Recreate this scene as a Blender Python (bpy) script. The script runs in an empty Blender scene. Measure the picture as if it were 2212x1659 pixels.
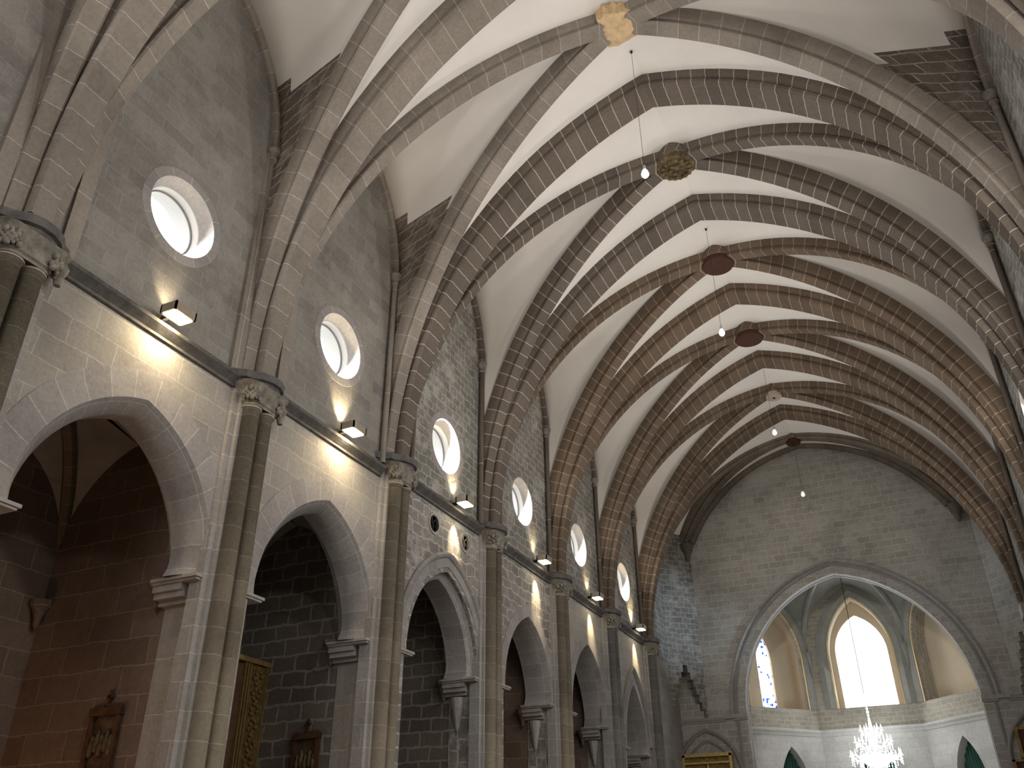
import bpy, math, random
from mathutils import Vector
from mathutils.geometry import tessellate_polygon
random.seed(7)
sc = bpy.context.scene
PI = math.pi

# ------------------------------------------------------------------ camera, world, light, exposure
F_PX, YAW, PITCH, ROLL = 1857.6, -.4347, .5194, -.0087
def cam_axes():
    f = Vector((math.sin(YAW)*math.cos(PITCH), math.cos(YAW)*math.cos(PITCH), math.sin(PITCH)))
    r = Vector((math.cos(YAW), -math.sin(YAW), 0)); u = r.cross(f)
    r2 = r*math.cos(ROLL)+u*math.sin(ROLL); u2 = -r*math.sin(ROLL)+u*math.cos(ROLL)
    return r2, u2, f
cd = bpy.data.cameras.new('camera'); cam = bpy.data.objects.new('camera', cd); sc.collection.objects.link(cam)
r_, u_, f_ = cam_axes()
from mathutils import Matrix
cam.matrix_world = Matrix(((r_.x, u_.x, -f_.x, 3.2922), (r_.y, u_.y, -f_.y, 0), (r_.z, u_.z, -f_.z, 1.6), (0, 0, 0, 1)))
cd.sensor_width = 36; cd.lens = 36*F_PX/2212; cd.clip_start = .05; cd.clip_end = 300
sc.camera = cam
sc.view_settings.view_transform = 'Standard'; sc.view_settings.look = 'None'
sc.view_settings.gamma = 1; sc.view_settings.use_curve_mapping = False
sc.view_settings.exposure = 0.0
sc.cycles.max_bounces = 6; sc.cycles.diffuse_bounces = 4; sc.cycles.transparent_max_bounces = 8
sc.cycles.use_denoising = True
sc.cycles.sample_clamp_indirect = 4
w = bpy.data.worlds.new('sky'); sc.world = w; w.use_nodes = True
bg = w.node_tree.nodes['Background']; bg.inputs[0].default_value = (.86, .93, 1, 1); bg.inputs[1].default_value = 3.6

def lamp(name, kind, loc, energy, color, size=.5, size_y=None, direction=(0, 0, -1), spot=None, blend=.5, shape=None):
    l = bpy.data.lights.new(name, kind); l.energy = energy; l.color = color
    if kind == 'AREA':
        l.shape = shape or ('RECTANGLE' if size_y else 'DISK'); l.size = size
        if size_y: l.size_y = size_y
    else:
        l.shadow_soft_size = size
    if kind == 'SPOT':
        l.spot_size = spot; l.spot_blend = blend
    o = bpy.data.objects.new(name, l); sc.collection.objects.link(o); o.location = loc
    o.rotation_euler = Vector(direction).to_track_quat('-Z', 'Y').to_euler()
    return o

Y = [-4.1, .8, 5.726, 10.675, 15.536, 20.443, 25.356, 30.178, 35.06, 39.526]   # pier lines, index 2 is the first in view
SKY = (.90, .95, 1.0)
WARM = (1.0, .80, .50)
# added west fill, daylight through the round windows and through the apse
lamp('west_fill_light', 'AREA', (0, -9.2, 12.0), 900, (1, .97, .94), 6, 8, (0, 1, -.02))
for i in range(1, 8):
    yc = (Y[i]+Y[i+1])/2
    lamp('round_window_light', 'AREA', (-7.25, yc, 11.8), 130, SKY, .95, None, (1, 0, -.45))
    if i < 6: lamp('round_window_light', 'AREA', (7.25, yc, 11.8), 340, (1, .97, .93), .95, None, (-1, 0, -.55))
lamp('apse_window_light', 'AREA', (.45, 43.6, 10.4), 260, SKY, 2.4, 3.8, (0, -1, -.25))
# fill light added low in the west, aimed along the floor
lamp('low_west_fill_light', 'AREA', (0, -8.6, 3.0), 90, (1, .96, .9), 6, 5, (0, 1, -.35))
# spot added high in the west to brighten the far end wall
lamp('end_wall_fill_light', 'SPOT', (0, -9, 13), 9000, (1, .96, .9), .8, None, (0, 48.5, -1.5), math.radians(19), .8)
# fill points added with no fixtures, and cool spots for unseen last-bay windows
for yy in (4, 12, 20, 28, 35):
    lamp('nave_fill_light', 'POINT', (.0, yy, 4.2), 25, (1, .95, .88), .6)
lamp('unseen_side_window_light', 'SPOT', (6.4, 36.0, 7.5), 3600, (.62, .80, 1), .15, None, (-12.6, 2.4, 3.9), math.radians(24), 1)
lamp('unseen_side_window_light', 'SPOT', (-6.4, 36.6, 9.6), 700, (.6, .75, 1), .15, None, (13, 2.0, 2.6), math.radians(24), 1)

# ------------------------------------------------------------------ materials
def nodes(name):
    m = bpy.data.materials.new(name); m.use_nodes = True
    nt = m.node_tree; nt.nodes.clear()
    out = nt.nodes.new('ShaderNodeOutputMaterial'); b = nt.nodes.new('ShaderNodeBsdfPrincipled')
    nt.links.new(b.outputs[0], out.inputs[0]); b.inputs['Specular IOR Level'].default_value = .2
    return m, nt, b, out
def mixc(nt, fac, a, b, mode='MIX'):
    n = nt.nodes.new('ShaderNodeMix'); n.data_type = 'RGBA'; n.blend_type = mode
    for s, v in ((n.inputs[0], fac), (n.inputs[6], a), (n.inputs[7], b)):
        if hasattr(v, 'is_linked') or hasattr(v, 'links'): nt.links.new(v, s)
        else: s.default_value = v if isinstance(v, (int, float)) else (*v, 1)[:4]
    return n.outputs[2]
def noise(nt, vec, scale, detail=4, rough=.6):
    n = nt.nodes.new('ShaderNodeTexNoise'); n.inputs['Scale'].default_value = scale
    n.inputs['Detail'].default_value = detail; n.inputs['Roughness'].default_value = rough
    if vec is not None: nt.links.new(vec, n.inputs['Vector'])
    return n
def ramp(nt, fac, stops):
    n = nt.nodes.new('ShaderNodeValToRGB'); e = n.color_ramp.elements
    while len(e) < len(stops): e.new(.5)
    for el, (p, c) in zip(e, stops): el.position = p; el.color = (c, c, c, 1) if isinstance(c, (int, float)) else (*c, 1)
    nt.links.new(fac, n.inputs[0]); return n.outputs[0]
def stone(name, c1, c2, mortar, bw, rh, ms=.02, distort=.03, offset=.5, patch=None, patch_amt=.5, bump=.4, rough=.9, squash=1, var=.5, mortar_smooth=.25, grain=.35, vshift=0):
    m, nt, b, out = nodes(name)
    uv = nt.nodes.new('ShaderNodeUVMap').outputs[0]
    geo = nt.nodes.new('ShaderNodeNewGeometry').outputs['Position']
    # wavering courses
    n0 = noise(nt, uv, 1.6, 3); n1 = noise(nt, uv, 9, 2)
    def shift(v, n, amt):
        s = nt.nodes.new('ShaderNodeVectorMath'); s.operation = 'SUBTRACT'; nt.links.new(n.outputs['Color'], s.inputs[0]); s.inputs[1].default_value = (.5, .5, .5)
        k = nt.nodes.new('ShaderNodeVectorMath'); k.operation = 'SCALE'; nt.links.new(s.outputs[0], k.inputs[0]); k.inputs[3].default_value = amt
        a = nt.nodes.new('ShaderNodeVectorMath'); a.operation = 'ADD'; nt.links.new(v, a.inputs[0]); nt.links.new(k.outputs[0], a.inputs[1]); return a.outputs[0]
    v = shift(shift(uv, n0, distort*4), n1, distort)
    if vshift:
        ad = nt.nodes.new('ShaderNodeVectorMath'); ad.operation = 'ADD'; nt.links.new(v, ad.inputs[0]); ad.inputs[1].default_value = (0, vshift, 0); v = ad.outputs[0]
    br = nt.nodes.new('ShaderNodeTexBrick'); nt.links.new(v, br.inputs['Vector'])
    br.offset = offset; br.squash = squash; br.squash_frequency = 3
    br.inputs['Scale'].default_value = 1; br.inputs['Brick Width'].default_value = bw; br.inputs['Row Height'].default_value = rh
    br.inputs['Mortar Size'].default_value = ms; br.inputs['Mortar Smooth'].default_value = mortar_smooth; br.inputs['Bias'].default_value = 0
    br.inputs['Color1'].default_value = (*c1, 1); br.inputs['Color2'].default_value = (*c2, 1); br.inputs['Mortar'].default_value = (*mortar, 1)
    col = br.outputs['Color']
    # weathering that belongs to the stone
    n2 = noise(nt, geo, .55, 5, .65)
    col = mixc(nt, var, col, mixc(nt, 1.0, col, ramp(nt, n2.outputs[0], [(.3, .55), (.5, 1.0), (.72, 1.35)]), 'MULTIPLY'))
    n3 = noise(nt, geo, 14, 6, .75)
    col = mixc(nt, grain, col, mixc(nt, 1.0, col, ramp(nt, n3.outputs[0], [(.3, .45), (.55, 1.05), (.75, 1.45)]), 'MULTIPLY'))
    if patch:
        n4 = noise(nt, geo, 1.5, 7, .75)
        f = ramp(nt, n4.outputs[0], [(.5, 0), (.62, patch_amt)])
        col = mixc(nt, f, col, patch)
    nt.links.new(col, b.inputs['Base Color']); b.inputs['Roughness'].default_value = rough
    bp = nt.nodes.new('ShaderNodeBump'); bp.inputs['Strength'].default_value = bump; bp.inputs['Distance'].default_value = .03
    h = nt.nodes.new('ShaderNodeMath'); h.operation = 'MULTIPLY_ADD'
    nt.links.new(n3.outputs[0], h.inputs[0]); h.inputs[1].default_value = .8
    inv = nt.nodes.new('ShaderNodeMath'); inv.operation = 'MULTIPLY'; inv.inputs[1].default_value = -.5
    nt.links.new(br.outputs['Fac'], inv.inputs[0]); nt.links.new(inv.outputs[0], h.inputs[2])
    nt.links.new(h.outputs[0], bp.inputs['Height']); nt.links.new(bp.outputs[0], b.inputs['Normal'])
    return m
def plain(name, col, rough=.8, metal=0, spread=.15, scale=3, emit=None, strength=0, bump=0):
    m, nt, b, out = nodes(name)
    n = noise(nt, nt.nodes.new('ShaderNodeNewGeometry').outputs['Position'], scale, 5, .65)
    c = mixc(nt, 1.0, col, ramp(nt, n.outputs[0], [(.3, 1-spread), (.7, 1+spread)]), 'MULTIPLY')
    nt.links.new(c, b.inputs['Base Color']); b.inputs['Roughness'].default_value = rough; b.inputs['Metallic'].default_value = metal
    if bump:
        bp = nt.nodes.new('ShaderNodeBump'); bp.inputs['Strength'].default_value = bump; bp.inputs['Distance'].default_value = .03
        nt.links.new(n.outputs[0], bp.inputs['Height']); nt.links.new(bp.outputs[0], b.inputs['Normal'])
    if emit: b.inputs['Emission Color'].default_value = (*emit, 1); b.inputs['Emission Strength'].default_value = strength
    return m

MW = plain('white_vault_plaster', (.74, .70, .65), .9, spread=.05, scale=.5)
M_RIB = stone('grey_brown_vault_voussoirs', (.110, .089, .072), (.142, .116, .094), (.44, .385, .32), .36, 3.0, .011, .010, 0, bump=.3, var=.45, vshift=1.2)
M_RIBB = stone('brown_voussoirs', (.118, .084, .058), (.155, .114, .080), (.38, .305, .23), .36, 3.0, .010, .010, 0, bump=.3, var=.45, vshift=1.2)
M_RIBP = stone('pale_weathered_voussoirs', (.205, .175, .145), (.255, .22, .185), (.43, .385, .335), .48, 3.0, .008, .010, 0, bump=.5, var=.6, vshift=1.2)
M_RIBE = stone('grey_brown_voussoirs', (.13, .108, .083), (.16, .135, .105), (.24, .20, .16), .36, 3.0, .008, .010, 0, bump=.3, vshift=1.2)
M_UP = stone('dark_grey_small_ashlar', (.19, .175, .155), (.255, .235, .208), (.31, .288, .258), .78, .30, .009, .03, .5, patch=(.29, .27, .245), patch_amt=.6, bump=.9)
M_UPR = stone('grey_rubble_with_mortar', (.155, .143, .125), (.215, .20, .175), (.33, .31, .28), .42, .24, .022, .06, .5, patch=(.42, .40, .36), patch_amt=.7, bump=.8)
M_LOW = stone('large_smooth_ashlar', (.25, .228, .205), (.30, .275, .245), (.385, .355, .32), .85, .44, .009, .03, .5, bump=.35)
M_LOWR = stone('rough_patched_rubble', (.165, .152, .138), (.26, .237, .213), (.40, .375, .345), .50, .28, .024, .08, .5, patch=(.40, .378, .348), patch_amt=.8, bump=1.0)
M_ARC = stone('arch_stones', (.245, .225, .215), (.30, .275, .258), (.39, .36, .335), .42, .62, .009, .012, 0, bump=.3)
M_TAS = stone('brown_stone_web', (.125, .102, .084), (.185, .155, .128), (.36, .32, .275), .56, .30, .020, .035, .5, patch=(.36, .325, .285), patch_amt=.45, bump=.7)
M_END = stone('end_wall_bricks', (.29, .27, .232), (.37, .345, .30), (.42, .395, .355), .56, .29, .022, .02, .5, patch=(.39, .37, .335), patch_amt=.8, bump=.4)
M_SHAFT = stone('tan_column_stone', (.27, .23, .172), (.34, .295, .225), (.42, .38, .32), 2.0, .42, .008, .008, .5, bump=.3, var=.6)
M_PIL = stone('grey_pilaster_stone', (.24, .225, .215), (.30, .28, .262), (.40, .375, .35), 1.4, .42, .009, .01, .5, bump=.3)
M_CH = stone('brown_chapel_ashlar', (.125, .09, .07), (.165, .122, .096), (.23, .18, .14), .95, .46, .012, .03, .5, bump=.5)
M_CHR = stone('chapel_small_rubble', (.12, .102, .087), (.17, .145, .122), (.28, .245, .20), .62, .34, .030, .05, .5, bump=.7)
M_STR = plain('weathered_dark_moulding', (.10, .092, .085), .85, spread=.35, scale=5, bump=.4)
M_CARV = plain('carved_grey_stone', (.20, .18, .15), .9, spread=.45, scale=7, bump=.9)
M_SPLAY = stone('pale_window_splay', (.34, .315, .29), (.40, .37, .34), (.30, .28, .26), .4, 2.0, .006, .01, 0, bump=.2)
M_IMP = plain('pale_impost_stone', (.30, .275, .25), .85, spread=.2, scale=5, bump=.3)
M_CHW = plain('shaded_chapel_plaster', (.26, .24, .22), .9, spread=.2, scale=1.5)  # darker copy of the vault plaster, chapel shade put into the colour
M_APL = stone('pale_lower_apse_ashlar', (.62, .60, .56), (.70, .68, .64), (.58, .56, .52), 1.1, .42, .008, .01, .5, bump=.15)
M_APU = stone('apse_rubble', (.36, .33, .27), (.46, .42, .34), (.52, .48, .40), .4, .2, .02, .06, .5, patch=(.5, .46, .38), patch_amt=.6, bump=.5)
M_APG = plain('grey_green_apse_stone', (.30, .30, .27), .9, spread=.15, scale=2, bump=.2)
M_BEI = plain('beige_plaster', (.60, .50, .36), .9, spread=.06, scale=1)
M_OCH = plain('ochre_edge_stone', (.72, .55, .33), .9, spread=.1, scale=3)
M_FLOOR = stone('pale_floor_tiles', (.27, .25, .225), (.31, .29, .26), (.2, .19, .17), .6, .6, .006, .0, 0, bump=.1)
M_BLK = plain('black_metal', (.02, .02, .02), .5)
M_HOUS = plain('brown_grey_lamp_metal', (.30, .25, .19), .45, .3)
M_BULB = plain('white_frosted_bulb', (.85, .85, .82), .3, emit=(1, .97, .9), strength=.6)
M_GOLD = plain('old_gilded_wood', (.24, .155, .055), .45, .5, spread=.5, scale=9, bump=.8)
M_GOLDL = plain('bright_gilding', (.46, .34, .13), .35, .6, spread=.3, scale=12, bump=.6)
M_GOLDC = plain('dim_old_gilding', (.15, .098, .035), .45, .5, spread=.5, scale=9, bump=.8)
M_GOLDD = plain('dim_gilded_leaves', (.27, .19, .075), .4, .5, spread=.3, scale=12)
M_DKG = plain('darkened_gilding', (.10, .07, .035), .6, .2, spread=.5, scale=9)
M_CANV = plain('dark_painted_canvas', (.07, .045, .03), .6, spread=.9, scale=5)
M_WOOD = plain('dark_reddish_wood', (.075, .038, .02), .6, spread=.4, scale=6)
M_GREEN = plain('dark_green_cloth', (.035, .10, .075), .85, spread=.2, scale=2)
M_DISC = plain('dark_brown_painted_boss', (.055, .022, .014), .7, spread=.15)
M_DISCP = plain('pale_tan_boss_stone', (.40, .33, .26), .8, spread=.15)
M_DISCG = plain('carved_boss_with_worn_gilding', (.12, .088, .045), .75, spread=.7, scale=5, bump=.9)
M_BROKEN = plain('bare_orange_sandstone', (.56, .40, .23), .9, spread=.25, scale=6, bump=.8)
M_LEAD = plain('dark_window_frame', (.16, .155, .15), .6)
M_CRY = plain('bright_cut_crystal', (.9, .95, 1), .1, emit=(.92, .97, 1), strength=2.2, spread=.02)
M_BRASS = plain('pale_brass', (.7, .66, .55), .3, .6)
def glow(name, col, strength):
    m, nt, b, out = nodes(name); b.inputs['Base Color'].default_value = (*col, 1)
    b.inputs['Emission Color'].default_value = (*col, 1); b.inputs['Emission Strength'].default_value = strength
    return m
M_LAMP = glow('warm_lamp_glass', (1, .86, .58), 30)
def glass(name, tint=(1, 1, 1)):
    m, nt, b, out = nodes(name)
    t = nt.nodes.new('ShaderNodeBsdfTransparent'); t.inputs[0].default_value = (*tint, 1)
    g = nt.nodes.new('ShaderNodeBsdfGlossy'); g.inputs['Roughness'].default_value = .1
    mx = nt.nodes.new('ShaderNodeMixShader'); mx.inputs[0].default_value = .06
    nt.links.new(t.outputs[0], mx.inputs[1]); nt.links.new(g.outputs[0], mx.inputs[2]); nt.links.new(mx.outputs[0], out.inputs[0])
    return m
M_GLASS = glass('clear_window_glass')
def stained():
    m, nt, b, out = nodes('stained_glass')
    uv = nt.nodes.new('ShaderNodeUVMap').outputs[0]
    vo = nt.nodes.new('ShaderNodeTexVoronoi'); vo.inputs['Scale'].default_value = 9; nt.links.new(uv, vo.inputs['Vector'])
    hsv = nt.nodes.new('ShaderNodeSeparateColor'); nt.links.new(vo.outputs['Color'], hsv.inputs[0])
    blue = ramp(nt, hsv.outputs[0], [(.88, 0), (.90, 1)]); tan = ramp(nt, hsv.outputs[1], [(.80, 0), (.82, 1)])
    c = mixc(nt, blue, (1, 1, 1), (.02, .06, .6)); c = mixc(nt, tan, c, (.75, .45, .30))
    t = nt.nodes.new('ShaderNodeBsdfTransparent'); nt.links.new(c, t.inputs[0]); nt.links.new(t.outputs[0], out.inputs[0])
    return m
M_STAIN = stained()

# ------------------------------------------------------------------ building helpers
class MB:
    def __init__(s): s.v = []; s.f = []; s.uv = []; s.mi = []
    def face(s, pts, uvs=None, mi=0):
        n = len(s.v); s.v += [tuple(p) for p in pts]; s.f.append(tuple(range(n, n+len(pts))))
        s.uv += uvs if uvs else [(p[0], p[2]) for p in pts]; s.mi.append(mi)
    def grid(s, P, U=None, mi=0, close=False):
        n = len(s.v); R, Cn = len(P), len(P[0])
        for row in P: s.v += [tuple(p) for p in row]
        if U is None:
            U = [[(i*.3, j*.3) for j in range(Cn)] for i in range(R)]
        for i in range(R-1):
            for j in range(Cn-1 + (1 if close else 0)):
                k = (j+1) % Cn
                m = mi(i, j) if callable(mi) else mi
                s.f.append((n+i*Cn+j, n+i*Cn+k, n+(i+1)*Cn+k, n+(i+1)*Cn+j)); s.mi.append(m)
                uk = U[i][j+1] if j+1 < len(U[i]) else U[i][j]; uk2 = U[i+1][j+1] if j+1 < len(U[i]) else U[i+1][j]
                s.uv += [U[i][j], uk, uk2, U[i+1][j]]
    def box(s, a, b, mi=0):
        x0, y0, z0 = [min(p, q) for p, q in zip(a, b)]; x1, y1, z1 = [max(p, q) for p, q in zip(a, b)]
        for ax, v, q in ((0, x0, 0), (0, x1, 1), (1, y0, 0), (1, y1, 1), (2, z0, 0), (2, z1, 1)):
            if ax == 0: P = [(v, y0, z0), (v, y1, z0), (v, y1, z1), (v, y0, z1)]; U = [(p[1], p[2]) for p in P]
            if ax == 1: P = [(x0, v, z0), (x1, v, z0), (x1, v, z1), (x0, v, z1)]; U = [(p[0], p[2]) for p in P]
            if ax == 2: P = [(x0, y0, v), (x1, y0, v), (x1, y1, v), (x0, y1, v)]; U = [(p[0], p[1]) for p in P]
            s.face(P, U, mi)
    def lathe(s, prof, c, n=24, mi=0, axis=None, cap=True, a0=0, a1=2*PI):
        """profile of (radius, height) turned about the vertical through c (or about axis)"""
        ax = Vector(axis or (0, 0, 1)).normalized(); t = Vector((1, 0, 0)) if abs(ax.x) < .9 else Vector((0, 1, 0))
        e1 = ax.cross(t).normalized(); e2 = ax.cross(e1); c = Vector(c)
        full = abs(a1-a0-2*PI) < 1e-6
        m = n + 1
        P = [[c+ax*h+(e1*math.cos(a0+(a1-a0)*k/n)+e2*math.sin(a0+(a1-a0)*k/n))*r for k in range(m)] for r, h in prof]
        L = 0; U = []
        for i, (r, h) in enumerate(prof):
            if i: L += math.hypot(r-prof[i-1][0], h-prof[i-1][1])
            U.append([((a1-a0)*k/n*max(r, .05), L) for k in range(m)])
        s.grid(P, U, mi)
        if cap and full:
            for row in (P[0], P[-1]): s.face(row[:-1], [(p.x, p.y) for p in row[:-1]], mi)
    def tube(s, pts, r, n=8, mi=0):
        P = []; up = Vector((0, 0, 1))
        pts = [Vector(p) for p in pts]
        for i, p in enumerate(pts):
            d = (pts[min(i+1, len(pts)-1)]-pts[max(i-1, 0)]).normalized()
            a = d.cross(up if abs(d.z) < .95 else Vector((1, 0, 0))).normalized(); b = d.cross(a)
            P.append([p+(a*math.cos(2*PI*k/n)+b*math.sin(2*PI*k/n))*r for k in range(n+1)])
        s.grid(P, None, mi); s.face(P[0][:-1], None, mi); s.face(P[-1][:-1], None, mi)
    def build(s, name, mats, parent=None, smooth=None):
        me = bpy.data.meshes.new(name); me.from_pydata(s.v, [], s.f)
        ul = me.uv_layers.new(name='UVMap'); ul.data.foreach_set('uv', [c for p in s.uv for c in p])
        for m in (mats if isinstance(mats, (list, tuple)) else [mats]): me.materials.append(m)
        me.polygons.foreach_set('material_index', s.mi)
        import bmesh
        bm = bmesh.new(); bm.from_mesh(me); bmesh.ops.remove_doubles(bm, verts=bm.verts, dist=.0004)
        bmesh.ops.recalc_face_normals(bm, faces=bm.faces); bm.to_mesh(me); bm.free()
        if smooth:
            me.polygons.foreach_set('use_smooth', [True]*len(me.polygons)); me.set_sharp_from_angle(angle=math.radians(smooth))
        me.update()
        o = bpy.data.objects.new(name, me); sc.collection.objects.link(o)
        if parent: o.parent = parent; o.matrix_parent_inverse = Matrix.Translation(-parent.location)
        return o
def tag(o, label=None, cat=None, group=None, kind=None):
    if label: o['label'] = label
    if cat: o['category'] = cat
    if group: o['group'] = group
    if kind: o['kind'] = kind
    return o
def empty(name, loc=(0, 0, 0)):
    o = bpy.data.objects.new(name, None); sc.collection.objects.link(o); o.location = loc; o.empty_display_size = .3; return o

def plate(mb, outer, holes, f, w0, w1, mi=0, reveal_mi=None, sides=True):
    """flat wall piece: 2D outline with holes, mapped by f(s, z, w) at depths w0 (room face) and w1"""
    loops = [outer]+holes
    flat = [p for l in loops for p in l]
    tris = tessellate_polygon([[Vector((a, b, 0)) for a, b in l] for l in loops])
    for wv in (w0, w1):
        for t in tris:
            P = [flat[i] for i in t]; mb.face([f(a, b, wv) for a, b in P], [(a, b) for a, b in P], mi)
    for li, l in enumerate(loops):
        if li == 0 and not sides: continue
        L = 0; n = len(l)
        for i in range(n):
            a, b = l[i], l[(i+1) % n]; d = math.hypot(a[0]-b[0], a[1]-b[1])
            mb.face([f(*a, w0), f(*b, w0), f(*b, w1), f(*a, w1)], [(L, 0), (L+d, 0), (L+d, abs(w1-w0)), (L, abs(w1-w0))], mi if (li == 0 or reveal_mi is None) else reveal_mi)
            L += d

def arc_sz(half, rise, d, n=20):
    """pointed arch: list of (s, z) from left foot over the apex to right foot, offset d outward"""
    R = (half*half+rise*rise)/(2*half); c = R-half; Rd = R+d
    a_end = math.acos(max(-1, min(1, c/Rd)))
    L = []
    for i in range(n+1):
        a = a_end*i/n
        a_ = a
        L.append((c-Rd*math.cos(a_), Rd*math.sin(a_)))
    # angle measured from the foot: at foot cos=1 -> s=c-Rd ; at apex cos=c/Rd -> s=0
    return L+[(-s, z) for s, z in L[-2::-1]], R*math.acos(max(-1, min(1, c/R)))
def arch_sweep(mb, half, rise, z0, prof, f, leg=0, n=20, mi=0, cen=0, u0=0, flare=None, closed=True, span=None, taper=None, zmin=None):
    """profile of (offset outward, depth) swept round a pointed arch; f(s, z, w)"""
    rows = None
    Ls = []
    for d, wv in prof:
        L, half_len = arc_sz(half, rise, d, n)
        L = [(s+cen, z+z0) for s, z in L]
        if leg: L = [(L[0][0], z0-leg)]+L+[(L[-1][0], z0-leg)]
        if flare:
            fh, fa = flare
            L = [((s + (1 if s < cen else -1)*fa(d, wv)*max(0, 1-(z-z0)/fh)**2), z) for s, z in L]
        Ls.append([f(s, z, wv*(taper(z) if taper else 1)) for s, z in L])
    P = [[Ls[j][i] for j in range(len(prof))] for i in range(len(Ls[0]))]
    pv = [0]
    for j in range(1, len(prof)): pv.append(pv[-1]+math.hypot(prof[j][0]-prof[j-1][0], prof[j][1]-prof[j-1][1]))
    U = []; m = len(P); tot = 2*half_len
    for i in range(m):
        k = i-(1 if leg else 0); u = tot*k/(2*n)+u0 if 0 <= k <= 2*n else (-leg+u0 if k < 0 else tot+leg+u0)
        U.append([(u, v+.04) for v in pv])
    if zmin is not None:
        L0 = arc_sz(half, rise, 0, n)[0]; i0 = next(i for i, q in enumerate(L0) if q[1]+z0 >= zmin)
        span = (i0, (span[1] if span else len(P)-i0))
    if span: P = P[span[0]:span[1]]; U = U[span[0]:span[1]]
    mb.grid(P, U, mi)
    if closed:
        for row in (P[0], P[-1]): mb.face(row, None, mi)

def lancet(cen, half, z0, zs, ztop, n=14):
    """outline of a pointed opening, sill z0, springing zs, apex ztop"""
    L, _ = arc_sz(half, ztop-zs, 0, n)
    return [(cen-half, z0)]+[(cen+s, zs+z) for s, z in L]+[(cen+half, z0)]
def circle(c, z, r, n=40): return [(c+r*math.cos(2*PI*k/n), z+r*math.sin(2*PI*k/n)) for k in range(n)]

# ------------------------------------------------------------------ nave geometry
WX = 7.0
Z0 = 9.75            # where the vault ribs spring
HALF = 6.70
ZT, ZB = 18.84, 18.72
D_CAP = {1: -.25, 2: -.31, 3: -.25, 4: .13, 5: .12, 6: .07, 7: .12, 8: .11}
def cap_z(k): return 9.25+D_CAP.get(k, -.25)
STR_Z = {1: 9.32, 2: 9.32, 3: 9.47, 4: 9.66, 5: 9.64, 6: 9.70, 7: 9.71}
OC_DY = {2: .08, 3: .0, 5: -.05, 6: -.1}
OC_Z = {1: 11.85, 2: 11.87, 3: 11.89, 4: 11.52, 5: 11.71, 6: 11.80, 7: 11.80}
ARCH = {1: (3.3, 1.85, 8.18), 2: (8.42, 1.85, 8.18), 3: (13.28, 1.85, 8.24), 4: (18.25, 1.72, 8.15), 5: (23.18, 1.62, 8.19), 6: (28.1, 1.66, 8.39), 7: (32.9, 1.25, 7.87)}
ZI = {1: 5.85, 2: 5.85, 3: 5.85, 4: 5.92, 5: 6.0, 6: 6.0, 7: 5.55}
CHX = -10.9
ORD = ['first', 'second', 'third', 'fourth', 'fifth', 'sixth']

# left wall: lower wall with chapel arches, upper wall with round windows
fl = lambda s, z, wv: (-WX-wv, s, z)
fr = lambda s, z, wv: (WX+wv, s, z)
lowm = {1: 0, 2: 0, 3: 0, 4: 1, 5: 1, 6: 0, 7: 0}
wl = empty('wall_left', (-7, 15, 0)); tag(wl, 'left side wall of grey stone with pointed chapel arches', kind='structure')
for b in range(0, 9):
    y0, y1 = Y[b], Y[b+1]
    mb = MB(); holes = []
    if b in ARCH:
        c, h, zt = ARCH[b]; holes = []
        jam = h+.10
        L, _ = arc_sz(h+.02, zt+.02-ZI[b], 0, 16)
        outer = [(y0, 0), (c-jam, 0), (c-jam, ZI[b])]+[(c+s, ZI[b]+z) for s, z in L]+[(c+jam, ZI[b]), (c+jam, 0), (y1, 0), (y1, 9.62), (y0, 9.62)]
    else:
        outer = [(y0, 0), (y1, 0), (y1, 9.62), (y0, 9.62)]
    plate(mb, outer, [], fl, 0, .85, sides=True)
    mb.build('lower_wall', [M_LOWR if lowm.get(b) else M_LOW], wl)
    mb = MB()
    yc = (y0+y1)/2; top = 19.6
    e1 = y1
    if b == 8: e1 = 38.2
    hl = [circle(yc+OC_DY.get(b, 0), OC_Z[b], .76)] if b in OC_Z else []
    plate(mb, [(y0, 9.62), (e1, 9.62), (e1, top), (y0, top)], hl, fl, 0, .85)
    mb.build('upper_wall', [M_UP if b < 4 else M_UPR], wl)
wr = empty('wall_right', (7, 15, 0)); tag(wr, 'right side wall of dark stone blocks with white mortar stains', kind='structure')
for b in range(0, 9):
    y0, y1 = Y[b], Y[b+1]; mb = MB(); yc = (y0+y1)/2
    e1 = 38.2 if b == 8 else y1
    plate(mb, [(y0, 9.62), (e1, 9.62), (e1, 19.6), (y0, 19.6)], [circle(yc, 11.8, .76)] if 0 < b < 6 else [], fr, 0, .85)
    mb.build('upper_wall', [M_UPR], wr)
    mb = MB(); plate(mb, [(y0, 0), (y1, 0), (y1, 9.62), (y0, 9.62)], [], fr, 0, .85); mb.build('lower_wall', [M_LOW], wr)

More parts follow.
